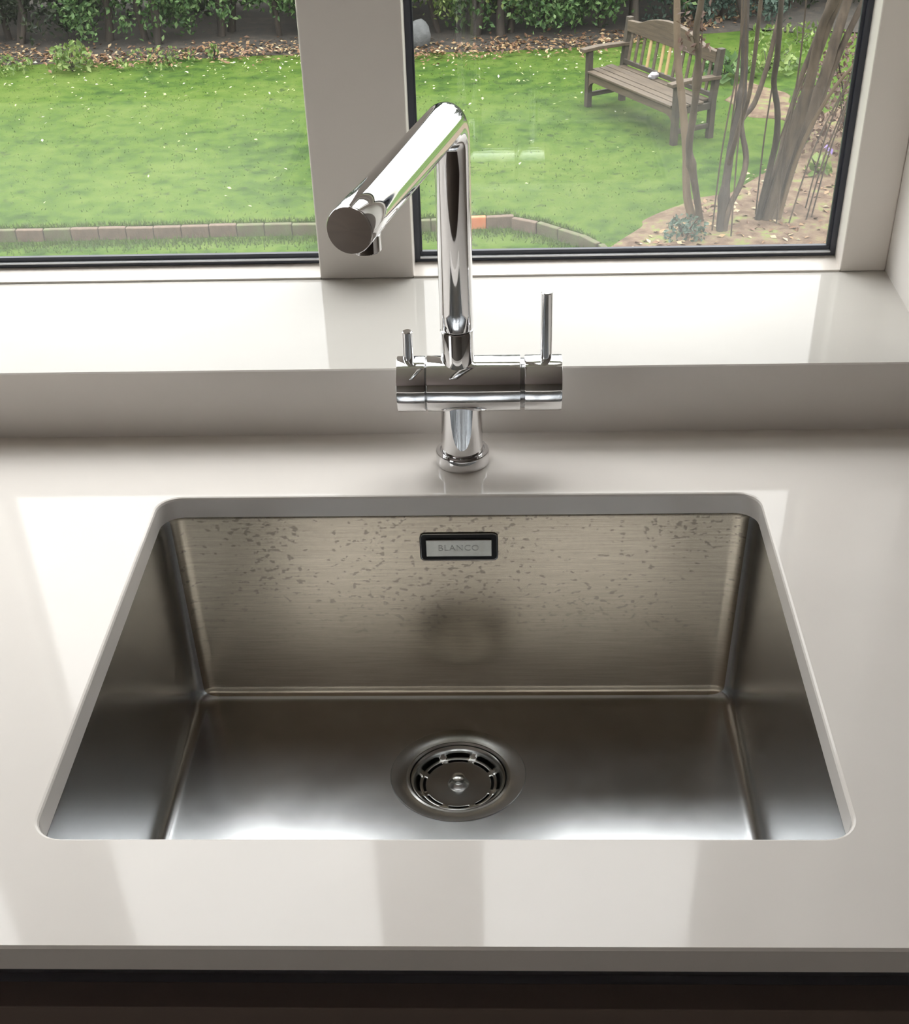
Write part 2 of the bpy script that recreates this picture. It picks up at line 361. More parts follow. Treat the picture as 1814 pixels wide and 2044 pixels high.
for a, b, c, d in panes:
    MB().box(a, b, YG, YG + .004, c, d).build('glass_pane', M['glass'], win)
    g = .0055
    m = MB()
    gr = .0028 if b == MX0 else g          # the seal beside the mullion is narrower
    for y0, y1 in ((YG - .007, YG - .0002), (YG + .0042, YG + .012)):
        m.box(a, a + g, y0, y1, c, d); m.box(b - gr, b, y0, y1, c, d)
        m.box(a + g, b - gr, y0, y1, c, c + g * .7); m.box(a + g, b - gr, y0, y1, d - g, d)
    m.build('gasket', M['gasket'], win)
    m = MB(); m.box(a + g, b - gr, YG - .0095, YG - .0003, c + g * .7, c + g * .7 + .0012)
    m.build('spacer_bar', M['spacer'], win)
    m = MB(); m.box(a + g, b - gr, YG - .005, YG - .0003, c + g * .7 + .0012, c + g * .7 + .0055)
    m.box(b - gr - (.0035 if gr == g else .0004), b - gr, YG - .004, YG - .0003, c + g, d - g); m.box(a + g, a + g + .002, YG - .004, YG - .0003, c + g, d - g)
    m.build('edge_seal', M['gasket'], win)

# ------------------------------------------------------------------ worktop with cut-out
BT = .019
n_, m_ = 8, 14
inner = rrect(0, .5, 0, .4, .019, 0, n_, m_)
def chamf(r, z): return rrect(-r, .5 + r, -r, .4 + r, .019 + r, z, n_, m_)
X0, X1, Y0, Y1 = -1.7, 2.2, YF, YB
def outer(z, e=0):
    pts = []; cs = [(X1 - e, Y0 + e), (X1 - e, Y1), (X0 + e, Y1), (X0 + e, Y0 + e)]
    for q in range(4):
        pts += [(*cs[q], z)] * (n_ + 1)
        nx = cs[(q + 1) % 4]
        src = inner[q * (n_ + m_) + n_: q * (n_ + m_) + n_ + m_ + 1]
        for j in range(1, m_):
            t = j / m_
            pts.append((cs[q][0] + (nx[0] - cs[q][0]) * t, cs[q][1] + (nx[1] - cs[q][1]) * t, z))
    return pts
def mesh_loops(loops, closed=True):
    mb = MB(); idx = {}
    def vid(p):
        key = (round(p[0], 6), round(p[1], 6), round(p[2], 6))
        if key not in idx: idx[key] = len(mb.v); mb.v.append(p)
        return idx[key]
    L = [[vid(p) for p in lp] for lp in loops]
    if closed: L.append(L[0])
    for a, b in zip(L, L[1:]):
        n = len(a)
        for j in range(n):
            q = []
            for t in (a[j], a[(j + 1) % n], b[(j + 1) % n], b[j]):
                if t not in q: q.append(t)
            if len(q) >= 3: mb.f.append(tuple(q))
    return mb
wk = mesh_loops([outer(-BT), outer(-.0015), outer(0, .0015), chamf(.0022, 0), chamf(.0008, -.0006), chamf(0, -.0022), chamf(0, -BT)])
worktop = wk.build('worktop', M['quartz'], smooth=14)
tag(worktop, 'glossy white quartz kitchen worktop with a rounded sink cut-out', 'worktop')

# ------------------------------------------------------------------ undermounted sink bowl
ZF = -.214; DR = (.2485, .2895)
sink = thing('kitchen_sink', 'brushed stainless steel sink bowl set under the white worktop', 'sink', (0, 0, 0))
def bl(inset, z, r=.020): return rrect(-.0005 + inset, .5005 - inset, -.0005 + inset, .4005 - inset, max(r - inset * .45, .004), z, n_, m_)
loops = [bl(-.02, -BT - .0004), bl(-.0005, -BT - .0004), bl(0, -BT - .003)]
for i in range(1, 8): loops.append(bl(0.0012 * i / 7, -BT - .003 + (ZF + .011 + BT + .003) * i / 7))
for i in range(1, 7):
    a = R(15 * i); loops.append(bl(.0012 + .011 * (1 - math.cos(a)), ZF + .011 * (1 - math.sin(a))))
loops.append(bl(.016, ZF)); fl = bl(.03, ZF); loops.append(fl)
circ = []
for x, y, z in fl:
    a = math.atan2(y - DR[1], x - DR[0]); circ.append((DR[0] + .056 * math.cos(a), DR[1] + .056 * math.sin(a), ZF))
loops.append(circ)
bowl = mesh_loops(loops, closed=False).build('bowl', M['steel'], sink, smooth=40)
wn = bowl.modifiers.new('wn', 'WEIGHTED_NORMAL'); wn.keep_sharp = True; wn.weight = 90
# waste: flange, cup, strainer basket
fg = MB().lathe([(.0588, .0001), (.0592, .0004), (.0586, .0008), (.056, .0006), (.050, -.0002), (.0455, -.0022), (.0440, -.0016), (.0425, -.0030), (.0418, -.0075), (.0414, -.03), (.0405, -.045)],
                (DR[0], DR[1], ZF), n=72, ends=(False, False)); fg.open = 1
flange = fg.build('waste_flange', M['steel_flange'], sink, smooth=30)
MB().lathe([(.0413, -.046), (.0413, -.028), (.036, -.028)], (DR[0], DR[1], ZF), n=48).build('waste_pipe', M['void'], flange)
# strainer built as a polar grid with slots left open
def strainer():
    mb = MB(); NA = 96
    prof = [(.0412, -.0048), (.0415, -.0038), (.0408, -.0030), (.0396, -.0036), (.0380, -.0062), (.0366, -.0086), (.0340, -.0102), (.0322, -.0108), (.0312, -.0110), (.0288, -.0115), (.0280, -.0116), (.024, -.0117), (.015, -.0115), (.008, -.0112)]
    ids = []
    for r, z in prof:
        row = []
        for j in range(NA):
            a = 2 * PI * j / NA; row.append(len(mb.v)); mb.v.append((DR[0] + r * math.cos(a), DR[1] + r * math.sin(a), ZF + z))
        ids.append(row)
    for i in range(len(prof) - 1):
        for j in range(NA):
            ph = (j + 4) % 12          # a slot spans 9 of every 12 segments
            if i in (5, 8) and ph < 9: continue
            mb.f.append((ids[i][j], ids[i][(j + 1) % NA], ids[i + 1][(j + 1) % NA], ids[i + 1][j]))
    mb.f.append(tuple(ids[-1]))
    return mb
st = thing('strainer_basket', 'round slotted steel strainer basket sitting in the sink waste', 'strainer', (DR[0], DR[1], ZF - .0117))
bs = strainer().build('basket', M['steel_bright'], st, smooth=40)
sm = bs.modifiers.new('thick', 'SOLIDIFY'); sm.thickness = .0008; sm.offset = -1
MB().lathe([(.0, -.0117), (.0095, -.0115), (.0088, -.0098), (.0058, -.0080), (.0046, -.0060), (.0052, -.0040), (.0056, -.0030), (.0044, -.0021), (.0, -.0018)], (DR[0], DR[1], ZF), n=40).build('lift_knob', M['steel_bright'], st, smooth=50)

# overflow: dark slot with a floating plate
ofl = thing('overflow_cover', 'small rectangular steel overflow cover plate on the rear wall of the sink', 'overflow', (.2505, .400, -.0505))
def rr_xz(x0, x1, z0, z1, r, y, n=5):
    return [(a, y, b) for a, b, _ in rrect(x0, x1, z0, z1, r, 0, n, 2)]
L0 = rr_xz(.2178, .2832, -.0632, -.0377, .0035, .3993); L1 = rr_xz(.2168, .2842, -.0642, -.0367, .0045, .3991); L2 = rr_xz(.2172, .2838, -.0638, -.0371, .0040, .3985)
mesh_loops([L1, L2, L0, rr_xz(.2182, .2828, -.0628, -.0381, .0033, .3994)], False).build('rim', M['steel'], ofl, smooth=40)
m = MB(); m.v = rr_xz(.2176, .2834, -.0634, -.0375, .0036, .39935); m.f = [tuple(range(len(m.v)))]
m.build('opening', M['void'], ofl)
MB().box(.2222, .2788, .3972, .3990, -.0588, -.0420).build('plate', M['plate'], ofl, bevel=.0006)
fc = bpy.data.curves.new('lettering', 'FONT'); fc.body = 'BLANCO'; fc.size = .0082; fc.align_x = 'CENTER'; fc.align_y = 'CENTER'; fc.extrude = .00008
fc.space_character = 1.12; fc.materials.append(M['emboss'])
ft = bpy.data.objects.new('lettering_source', fc); C.objects.link(ft); bpy.context.view_layer.update()
lm = bpy.data.meshes.new_from_object(ft.evaluated_get(bpy.context.evaluated_depsgraph_get())); bpy.data.objects.remove(ft); bpy.data.curves.remove(fc)
fo = bpy.data.objects.new('lettering', lm); C.objects.link(fo); fo.parent = ofl
fo.location = (-.0003, -.00290, .0002); fo.rotation_euler = (R(90), 0, 0)

# ------------------------------------------------------------------ mixer tap
TX, TY, TZ = .2536, .459, .0728
PX = .2515                       # the post stands a hair left of the base
tap = thing('kitchen_tap', 'polished chrome three-way kitchen tap standing behind the sink', 'tap', (TX, TY, 0))
MB().lathe([(.0222, 0), (.0230, .0006), (.0230, .0105), (.0224, .0117), (.0195, .0117), (.0190, .0102), (.0180, .0098)], (TX, TY, 0), n=64).build('base_ring', M['chrome'], tap, smooth=35)
MB().lathe([(.0182, .0098), (.0181, .014), (.0176, .030), (.0173, .060)], (TX, TY, 0), n=64).build('neck', M['chrome'], tap, smooth=35)
def cyl_x(x0, x1, r, c=.0012):
    return MB().lathe([(0, x0), (r - c * .9, x0), (r - c * .25, x0 + c * .25), (r, x0 + c), (r, x1 - c), (r - c * .25, x1 - c * .25), (r - c * .9, x1), (0, x1)], (0, TY, TZ), (1, 0, 0), n=72)
# rot_between((1,0,0)) maps +z to +x
BR = .0229
cyl_x(.2257, .3032, BR, .0008).build('mixer_body', M['chrome'], tap, smooth=35)
cyl_x(.2246, .2258, BR - .0016, .0002).build('groove_ring', M['chrome_dark'], tap, smooth=35)
cyl_x(.3031, .3067, BR - .0026, .0002).build('groove_ring', M['chrome_dark'], tap, smooth=35)
kl = cyl_x(.2010, .2247, BR, .0008).build('filter_knob', M['chrome'], tap, smooth=35)
kr = cyl_x(.3064, .3376, BR, .0012).build('control_knob', M['chrome'], tap, smooth=35)
def rod(x, z1, r, par):
    MB().lathe([(r, TZ + BR - .003), (r, z1 - .0008), (r - .0008, z1), (0, z1 + .0001)], (x, TY, 0), n=28).build('lever', M['chrome'], par, smooth=35)
rod(.2110, .1195, .0044, kl); rod(.3243, .1508, .0048, kr)
# lower post sleeve, then the swivelling spout
MB().lathe([(.0139, TZ + .008), (.0139, .1197), (.0133, .1207), (.0126, .1209)], (PX, TY, 0), n=56).build('post_sleeve', M['chrome'], tap, smooth=35)
EX, EY, EZ = .1968, .2290, .2855
d = Vector((EX - PX, EY - TY, 0)); Ls = d.length; d.normalize()
zc = EZ; br_ = .0215
path = [(PX, TY, .1213), (PX, TY, .1225)]; rad = [.0128, .0136]
for i in range(1, 10): path.append((PX, TY, .1225 + (zc - br_ - .1225) * i / 9)); rad.append(.0136)
for i in range(1, 15):
    a = R(90 * i / 14); q = Vector((PX, TY, zc - br_)) + d * (br_ * (1 - math.cos(a))) + Vector((0, 0, br_ * math.sin(a)))
    path.append(tuple(q)); rad.append(.0136 + .0008 * i / 14)
for i in range(1, 13):
    q = Vector((PX, TY, zc)) + d * (br_ + (Ls - .0315 - br_) * i / 12); path.append(tuple(q)); rad.append(.0144)
MB().tube(path, rad, n=56).build('spout', M['chrome'], tap, smooth=35)
q0 = Vector((PX, TY, zc)) + d * (Ls - .0312)
MB().lathe([(.0136, -.0005), (.0142, 0), (.0147, .0006), (.0147, .0300), (.0143, .0308)], tuple(q0), tuple(d), n=64).build('end_sleeve', M['chrome'], tap, smooth=35)
MB().lathe([(.0143, .0306), (.0141, .0314), (.0, .0315)], tuple(q0), tuple(d), n=64).build('end_cap', M['chrome'], tap, smooth=35)
q1 = q0 + d * .0030
nz_ = MB().lathe([(.0100, -.012), (.0100, -.0218), (.0092, -.0226), (.0080, -.0226), (.0078, -.0210)], (q1.x, q1.y, zc), n=40).build('nozzle', M['chrome'], tap, smooth=35)
MB().lathe([(.0078, -.0212), (.0078, -.0218), (.0, -.0218)], (q1.x, q1.y, zc), n=32).build('aerator', M['chrome_dark'], nz_, smooth=35)

# ------------------------------------------------------------------ base cabinets below the worktop
xs = [-1.7, -.98, -.38, .90, 1.5, 2.2]
lab = ['left of the one beside the sink unit, far left', 'directly left of the wide sink unit', 'wide unit under the sink', 'directly right of the wide sink unit', 'far right end of the run']
for i, (a, b) in enumerate(zip(xs, xs[1:])):
    c = thing('base_cabinet', 'dark brown handleless base cabinet, ' + lab[i], 'cabinet', ((a + b) / 2, .2, -H), group='base cabinets under the worktop')
    m = MB(); m.box(a + .001, a + .018, -.045, .50, -H + .1, -BT); m.box(b - .018, b - .001, -.045, .50, -H + .1, -BT)
    m.box(a + .018, b - .018, -.045, .50, -H + .1, -H + .118); m.box(a + .018, b - .018, .485, .50, -H + .118, -BT); m.box(a + .001, b - .001, .0, .02, -H, -H + .1)
    m.build('carcass', M['cabinet'], c)
    MB().prism([(-.035, -BT), (-.028, -BT), (-.028, -.092), (-.064, -.092), (-.064, -.085), (-.035, -.085)], 'x', a + .001, b - .001).build('channel_rail', M['rail'], c)
    MB().box(a + .0015, b - .0015, -.067, -.047, -H + .1, -.078 if 1 else 0).build('door', M['cabinet'], c, bevel=.001)

# ------------------------------------------------------------------ garden
GZ = -3.2
rnd = random.Random(7)
def grid_ground(name, x0, x1, y0, y1, z, step, mat, amp=.03, mask=None):
    mb = MB(); nx = int((x1 - x0) / step) + 1; ny = int((y1 - y0) / step) + 1; idm = {}
    def g(i, j):
        if (i, j) not in idm:
            x, y = x0 + i * step, y0 + j * step
            idm[(i, j)] = len(mb.v); mb.v.append((x, y, z + amp * mnoise.noise(Vector((x * .7, y * .7, 0)))))
        return idm[(i, j)]
    for i in range(nx):
        for j in range(ny):
            if mask and not mask(x0 + (i + .5) * step, y0 + (j + .5) * step): continue
            mb.f.append((g(i, j), g(i + 1, j), g(i + 1, j + 1), g(i, j + 1)))
    return mb.build(name, mat, smooth=60)
KP = [(-7.5, 9.86), (-3.74, 9.98), (-1.2, 10.03), (-.41, 10.06), (.30, 10.12), (.62, 9.93), (.87, 9.70), (1.06, 9.42), (1.15, 9.1)]
def kerb_y(x):
    if x >= KP[-1][0]: return 0
    for a, b in zip(KP, KP[1:]):
        if a[0] <= x <= b[0]: return a[1] + (b[1] - a[1]) * (x - a[0]) / (b[0] - a[0])
    return KP[0][1]
def solid_poly(pts, z0, z1):
    return MB().prism(pts, 'z', z0, z1)
up_poly = [(-30, 9.86)] + KP[:-1] + [(1.15, 9.1), (1.2, 8.2), (30, 8.2), (30, 45), (-30, 45)]
L = MB(); L.prism([(a, b + .05 if b < 30 else b) for a, b in up_poly], 'z', GZ - .14, GZ)
lawn = struct('ground_1', L, M['lawn'], 'bright green lawn stretching to the hedge')
struct('ground_2', MB().box(-30, 30, .82, 14, GZ - .3, GZ - .085), M['lawn'], 'lower strip of grass in front of the brick edging')
struct('wall_outside', MB().box(-4, 4, .80, .82, GZ - .1, -H), M['render'])
# soil areas as low mounds
def soil(name, pts, mat, h=.02, label=None):
    c = (sum(p[0] for p in pts) / len(pts), sum(p[1] for p in pts) / len(pts)); N_ = 90; out = []
    n = len(pts); per = []
    for i in range(n):
        a, b = pts[i], pts[(i + 1) % n]
        for t in range(8):
            x = a[0] + (b[0] - a[0]) * t / 8; y = a[1] + (b[1] - a[1]) * t / 8
            k_ = mnoise.noise(Vector((x * 2.3, y * 2.3, 3))) * .14
            per.append((x + k_, y + k_ * .7))
    m = MB(); lp = []
    for s_, z in ((1, GZ - .02), (1, GZ + .001), (.97, GZ + h * .6), (.9, GZ + h)):
        lp.append([(c[0] + (x - c[0]) * s_, c[1] + (y - c[1]) * s_, z) for x, y in per])
    m.rings(lp); return struct(name, m, mat, label, smooth=60)
soil('ground_3', [(.95, 8.3), (1.02, 9.25), (1.15, 9.5), (1.37, 9.92), (1.59, 10.18), (1.78, 10.38), (2.1, 10.5), (2.4, 10.9), (2.9, 11.6), (3.05, 12.3), (3.6, 13.1), (6, 13.4), (7, 8.3)], M['soil'], .02, 'brown soil bed under the shrub stems')
soil('ground_4', [(-9, 15.05), (-6, 15.0), (-4, 15.1), (-2, 15.25), (0, 15.2), (1.2, 15.3), (1.7, 15.6), (3.0, 15.9), (4.5, 15.6), (9, 15.5), (9, 24), (-9, 24)], M['soil_dark'], .02, 'dark soil strip under the hedge')
soil('ground_5', [(2.38, 13.15), (2.75, 13.9), (3.1, 13.3), (2.92, 12.45), (2.65, 12.6)], M['soil'], .015, 'reddish soil patch beside the bench')

# brick edging, one object per brick
edg = thing('brick_edging', 'low weathered brick edging along the lower side of the lawn', 'edging', (-1.2, 10.0, GZ - .085))
def along(pts, step):
    res = []; carry = 0
    for a, b in zip(pts, pts[1:]):
        a, b = Vector(a), Vector(b); Ls_ = (b - a).length; d_ = (b - a) / Ls_; t = carry
        while t < Ls_: res.append((a + d_ * t, math.atan2(d_.y, d_.x))); t += step
        carry = t - Ls_
    return res
bm_me = {}
for i, (p_, an) in enumerate(along(KP, .222)):
    if p_.x < -5: continue
    key = 'brick_or' if abs(p_.x - .06) < .16 else ('brick_moss' if rnd.random() < .45 else 'brick')
    if key not in bm_me:
        m = MB(); m.box(-.109, .109, -.026, .026, 0, .098); o = m.build('brick', M[key], edg, local=True, bevel=.008); bm_me[key] = o
    else:
        o = bm_me[key].copy(); C.objects.link(o)
    o.location = (p_.x + 1.2, p_.y - 10.0 - .01 + rnd.uniform(-.006, .006), -.006 + rnd.uniform(-.004, .004)); o.rotation_euler = (rnd.uniform(-.02, .02), 0, an + rnd.uniform(-.03, .03))

# ---- leaves
def leaves(pts, size, mb=None, flat=False, rr=rnd, droop=.0):
    mb = mb or MB(); mb.open = 1
    for p_ in pts:
        s_ = size * rr.uniform(.6, 1.3)
        if flat: nrm = Vector((rr.gauss(0, .35), rr.gauss(0, .35), 1))
        else: nrm = Vector((rr.gauss(0, 1), rr.gauss(-.5, 1), rr.gauss(.6, .8)))
        nrm.normalize(); t = nrm.orthogonal().normalized(); t.rotate(Matrix.Rotation(rr.uniform(0, 6.28), 3, nrm)); b = nrm.cross(t)
        P = Vector(p_); i = len(mb.v)
        mb.v += [tuple(P - t * s_ * .5), tuple(P - b * s_ * .28 + nrm * s_ * .08), tuple(P + t * s_ * .55), tuple(P + b * s_ * .28 + nrm * s_ * .08)]
        mb.f.append((i, i + 1, i + 2, i + 3))
    return mb
def clump_pts(rr, n, box, nc=40, sp=.12, lobes=None):
    cs = [(rr.uniform(box[0], box[1]), rr.uniform(box[2], box[3]), rr.uniform(box[4], box[5])) for _ in range(nc)]
    res = []
    for _ in range(n):
        c_ = rr.choice(cs); res.append((c_[0] + rr.gauss(0, sp), c_[1] + rr.gauss(0, sp), max(c_[2] + rr.gauss(0, sp), box[4] - .12)))
    return res
def hedge_shrub(loc, label, mat, seed, wx=.8, low=.28, n=5200, group='hedge shrubs behind the lawn'):
    rr = random.Random(seed)
    t = thing('hedge_shrub', label, 'shrub', loc, group=group)
    x, y, z = loc
    for _ in range(3):
        bx, by = x + rr.uniform(-.4, .4), y + rr.uniform(-.1, .4)
        pts = [(bx, by, z - .03)]
        for q in range(1, 6): pts.append((pts[-1][0] + rr.gauss(0, .05), pts[-1][1] + rr.gauss(0, .04), z + q * .32))
        MB().tube(pts, [.05 * rr.uniform(.6, 1.2) * (1 - .12 * q) for q in range(6)], n=8).build('trunk', M['bark_dark'], t, smooth=60)
    pts = clump_pts(rr, int(n * .62), (x - wx, x + wx, y - .15, y + .45, z + low, z + .95), 46, .085)
    m = leaves(pts, .062, rr=rr)
    leaves(clump_pts(rr, int(n * .38), (x - wx, x + wx, y - .1, y + .9, z + .8, z + 2.3), 40, .16), .11, m, rr=rr)
    o = m.build('foliage', M[mat], t); o['kind'] = 'stuff'
    return t
HX = [(-6.6, 15.7, 'leaf_d', .25), (-5.3, 15.9, 'leaf_d', .18), (-3.95, 15.75, 'leaf_a', .22), (-2.65, 15.9, 'leaf_a', .30), (-1.5, 16.05, 'leaf_a', .34), (-.35, 15.85, 'leaf_y', .30), (.55, 15.8, 'leaf_a', .14), (1.6, 15.95, 'leaf_a', .16), (2.75, 16.2, 'leaf_b', .05), (3.9, 16.9, 'leaf_d', .06)]
HL = ['dark sparse hedge shrub beyond the left edge of the view', 'dark twiggy hedge shrub at the far left end of the lawn', 'green hedge shrub behind the pale sapling', 'leafy hedge shrub left of the window mullion, foliage clear of the ground',
      'hedge shrub seen just left of the window mullion', 'yellow-green hedge shrub behind the grey boulder', 'full green hedge shrub right of the boulder, leaves near the ground', 'dense green hedge shrub directly behind the garden bench', 'blue-green shrub behind the right end of the bench', 'dark low shrub beyond the soil bed between the leaning trunks']
for i, ((x, y, mt, lo), lb) in enumerate(zip(HX, HL)):
    hedge_shrub((x, y, GZ), lb, mt, 100 + i, low=lo)
# deeper planting that closes the view under and behind the hedge
for i, (x, y) in enumerate([(-6.5, 17.3), (-4.2, 17.2), (-2, 17.4), (.2, 17.2), (2.2, 17.5)]):
    rr = random.Random(300 + i)
    o = leaves(clump_pts(rr, 3800, (x - 1.2, x + 1.2, y - .2, y + .5, GZ + .06, GZ + 1.9), 90, .16), .12, rr=rr).build('undergrowth', M['leaf_d'], loc=(x, y, GZ))
    tag(o, 'dark leafy undergrowth behind the hedge trunks', 'undergrowth', 'dark undergrowth behind the hedge', 'stuff')
for i, (x, y, mt) in enumerate([(4.3, 18.6, 'leaf_r'), (5.6, 18.0, 'leaf_y'), (6.6, 17.0, 'leaf_a')]):
    lb = ['reddish twiggy shrub far behind the leaning trunks', 'yellow-green shrub at the far right behind the trunks', 'green shrub past the right edge of the window'][i]
    hedge_shrub((x, y, GZ), lb, mt, 400 + i, low=.1, n=4200, group=None)

# tall trees beyond the hedge (they show in the chrome)
for i, (x, y, hh) in enumerate([(-13, 27, 9.5), (-7.5, 28.5, 11), (-2, 27.5, 9), (3, 28.5, 10.5), (8.5, 27, 9), (13, 26, 10)]):
    rr = random.Random(500 + i); t = thing('tree', 'tall dark tree standing beyond the hedge', 'tree', (x, y, GZ), group='tall trees beyond the hedge')
    MB().tube([(x, y, GZ - .1), (x + .1, y, GZ + hh * .4), (x, y + .1, GZ + hh * .8)], [.3, .2, .08], n=10).build('trunk', M['bark_dark'], t, smooth=60)
    pts = []
    for _ in range(1500):
        a = rr.uniform(0, 6.28); q = math.sqrt(rr.random()); zz = rr.random()
        w_ = 3.3 * (1 - .75 * max(0, zz - .5) * 1.6); pts.append((x + w_ * q * math.cos(a), y + w_ * q * math.sin(a), GZ + 1.2 + (hh - 1.2) * zz))
    leaves(pts, .75, rr=rr).build('crown', M['leaf_d'], t, kind='stuff')

# ---- fallen leaves, petals, grass
rr = random.Random(5)
pts = []
for _ in range(4200):
    x = rr.uniform(-7, 5); base = 15.25 if x < 1.3 else 15.3 + (x - 1.3) * .8
    pts.append((x, base + rr.gauss(0, .22) + .12 * math.sin(x * 2), GZ + rr.uniform(.022, .05)))
for _ in range(700):
    x = rr.uniform(1.2, 4.5); y = rr.uniform(8.6, 8.6 + min(4.0, 1.5 * (x - .75))); pts.append((x, y, GZ + .025))
o = leaves(pts, .055, flat=True, rr=rr).build('leaf_litter', M['litter'], loc=(0, 15.2, GZ)); tag(o, 'brown and golden fallen leaves along the foot of the hedge', 'leaves', None, 'stuff')
pts = []
for _ in range(420):
    x = rr.uniform(-5.5, 2.2); y = 15.1 - abs(rr.gauss(0, 1.1)); pts.append((x, y, GZ + .03))
for _ in range(60): pts.append((rr.uniform(-4, 2), rr.uniform(10.3, 14.5), GZ + .03))
o = leaves(pts, .036, flat=True, rr=rr).build('fallen_petals', M['petal'], loc=(0, 13, GZ)); tag(o, 'pale petals scattered over the lawn', 'petals', None, 'stuff')
mb = MB(); mb.open = 1
def blade(x, y, z, h):
    a = rr.uniform(0, 6.28); wd = .006; i = len(mb.v); dx, dy = math.cos(a) * wd, math.sin(a) * wd
    mb.v += [(x - dx, y - dy, z), (x + dx, y + dy, z), (x + rr.gauss(0, .015), y + rr.gauss(0, .015), z + h)]; mb.f.append((i, i + 1, i + 2))
for _ in range(7000):
    y = rr.uniform(9.2, 15.2); x = rr.uniform(-5.4 * y / 15, 2.9 * y / 15)
    if x > 1.0 + max(0, (y - 9.2)) * .62 or y < kerb_y(x) + .06: continue
    blade(x, y, GZ - .005, rr.uniform(.01, .028))
for _ in range(3000):
    x = rr.uniform(-4.2, 1.0); y = kerb_y(x) - .07 - abs(rr.gauss(0, .1)); blade(x, y, GZ - .09, rr.uniform(.02, .06))
for _ in range(2000):
    x = rr.uniform(-4.2, 1.0); y = kerb_y(x) + .04 + abs(rr.gauss(0, .03)); blade(x, y, GZ - .01, rr.uniform(.02, .05))
o = mb.build('grass_blades', M['grass'], loc=(0, 12, GZ)); tag(o, 'short grass blades growing over the lawn', 'grass', None, 'stuff')

# ---- small plants
def plant(name, loc, label, mat, n, r, h, size, seed, cat='plant'):
    rr = random.Random(seed); t = thing(name, label, cat, loc)
    x, y, z = loc; m = MB()
    for _ in range(5):
        a = rr.uniform(0, 6.28); m.tube([(x, y, z - .02), (x + math.cos(a) * r * .3, y + math.sin(a) * r * .3, z + h * .5), (x + math.cos(a) * r * .6, y + math.sin(a) * r * .6, z + h * .85)], [.006, .005, .003], n=5)
    m.build('stems', M['bark_dark'], t, kind='stuff')
    pts = []
    for _ in range(n):
        a = rr.uniform(0, 6.28); q = r * math.sqrt(rr.random()); pts.append((x + q * math.cos(a), y + q * math.sin(a), z + .02 + (h - .02) * rr.random() ** .8 * (1 - .4 * q / r)))
    leaves(pts, size, rr=rr).build('foliage', M[mat], t, kind='stuff')
    return t
plant('sapling', (-4.35, 14.75, GZ), 'pale green sapling growing at the lawn edge under the hedge', 'leaf_y', 190, .22, .34, .07, 1, 'sapling')
plant('seedling', (-2.87, 15.1, GZ), 'tiny green seedling at the hedge foot left of the mullion', 'leaf_y', 30, .07, .2, .06, 2, 'seedling')
plant('ground_plant', (-5.2, 14.8, GZ), 'low green plant at the far left of the lawn edge', 'leaf_y', 200, .4, .12, .06, 3)
plant('ground_plant', (-3.5, 15.0, GZ), 'low green plants among the fallen leaves beside the sapling', 'leaf_y', 160, .45, .1, .05, 4)
plant('leafy_plant', (2.52, 13.9, GZ), 'broad-leaved green plant just behind the right end of the bench', 'leaf_a', 90, .22, .26, .13, 5)
plant('leafy_plant', (3.0, 14.2, GZ), 'light green clump between the trunks beyond the bench', 'leaf_y', 150, .35, .22, .09, 6)
plant('leafy_plant', (3.5, 15.3, GZ), 'low green patch far behind the leaning trunks', 'leaf_y', 200, .6, .14, .08, 8)
plant('small_bush', (1.67, 9.55, GZ), 'small blue-green bush at the foot of the pale stem', 'leaf_b', 170, .16, .2, .045, 9, 'bush')
plant('twiggy_shrub', (3.3, 11.6, GZ), 'brown twiggy shrub at the right edge of the glass', 'leaf_r', 1500, .5, 1.1, .05, 10, 'shrub')
pf = plant('flowering_plant', (2.93, 10.95, GZ), 'small plant with variegated leaves and one violet flower', 'leaf_y', 26, .11, .17, .09, 11)
leaves([(2.97 + random.Random(q).gauss(0, .012), 10.88, GZ + .2 + .012 * q) for q in range(6)], .05).build('flower', M['violet'], pf, label='violet flower')

# boulder
m = MB(); nU, nV = 14, 9; lp = []
for j in range(nV + 1):
    th = PI * j / nV; lp.append([])
    for i in range(nU):
        ph = 2 * PI * i / nU; p_ = Vector((math.sin(th) * math.cos(ph), math.sin(th) * math.sin(ph), math.cos(th)))
        k_ = 1 + .22 * mnoise.noise(p_ * 1.4 + Vector((4, 1, 2)))
        lp[-1].append((-.66 + p_.x * .17 * k_, 15.45 + p_.y * .15 * k_, GZ + .12 + p_.z * .16 * k_))
m.rings(lp); tag(m.build('boulder', M['rock'], loc=(-.66, 15.45, GZ), smooth=50), 'rounded grey boulder under the hedge beside the mullion', 'rock')

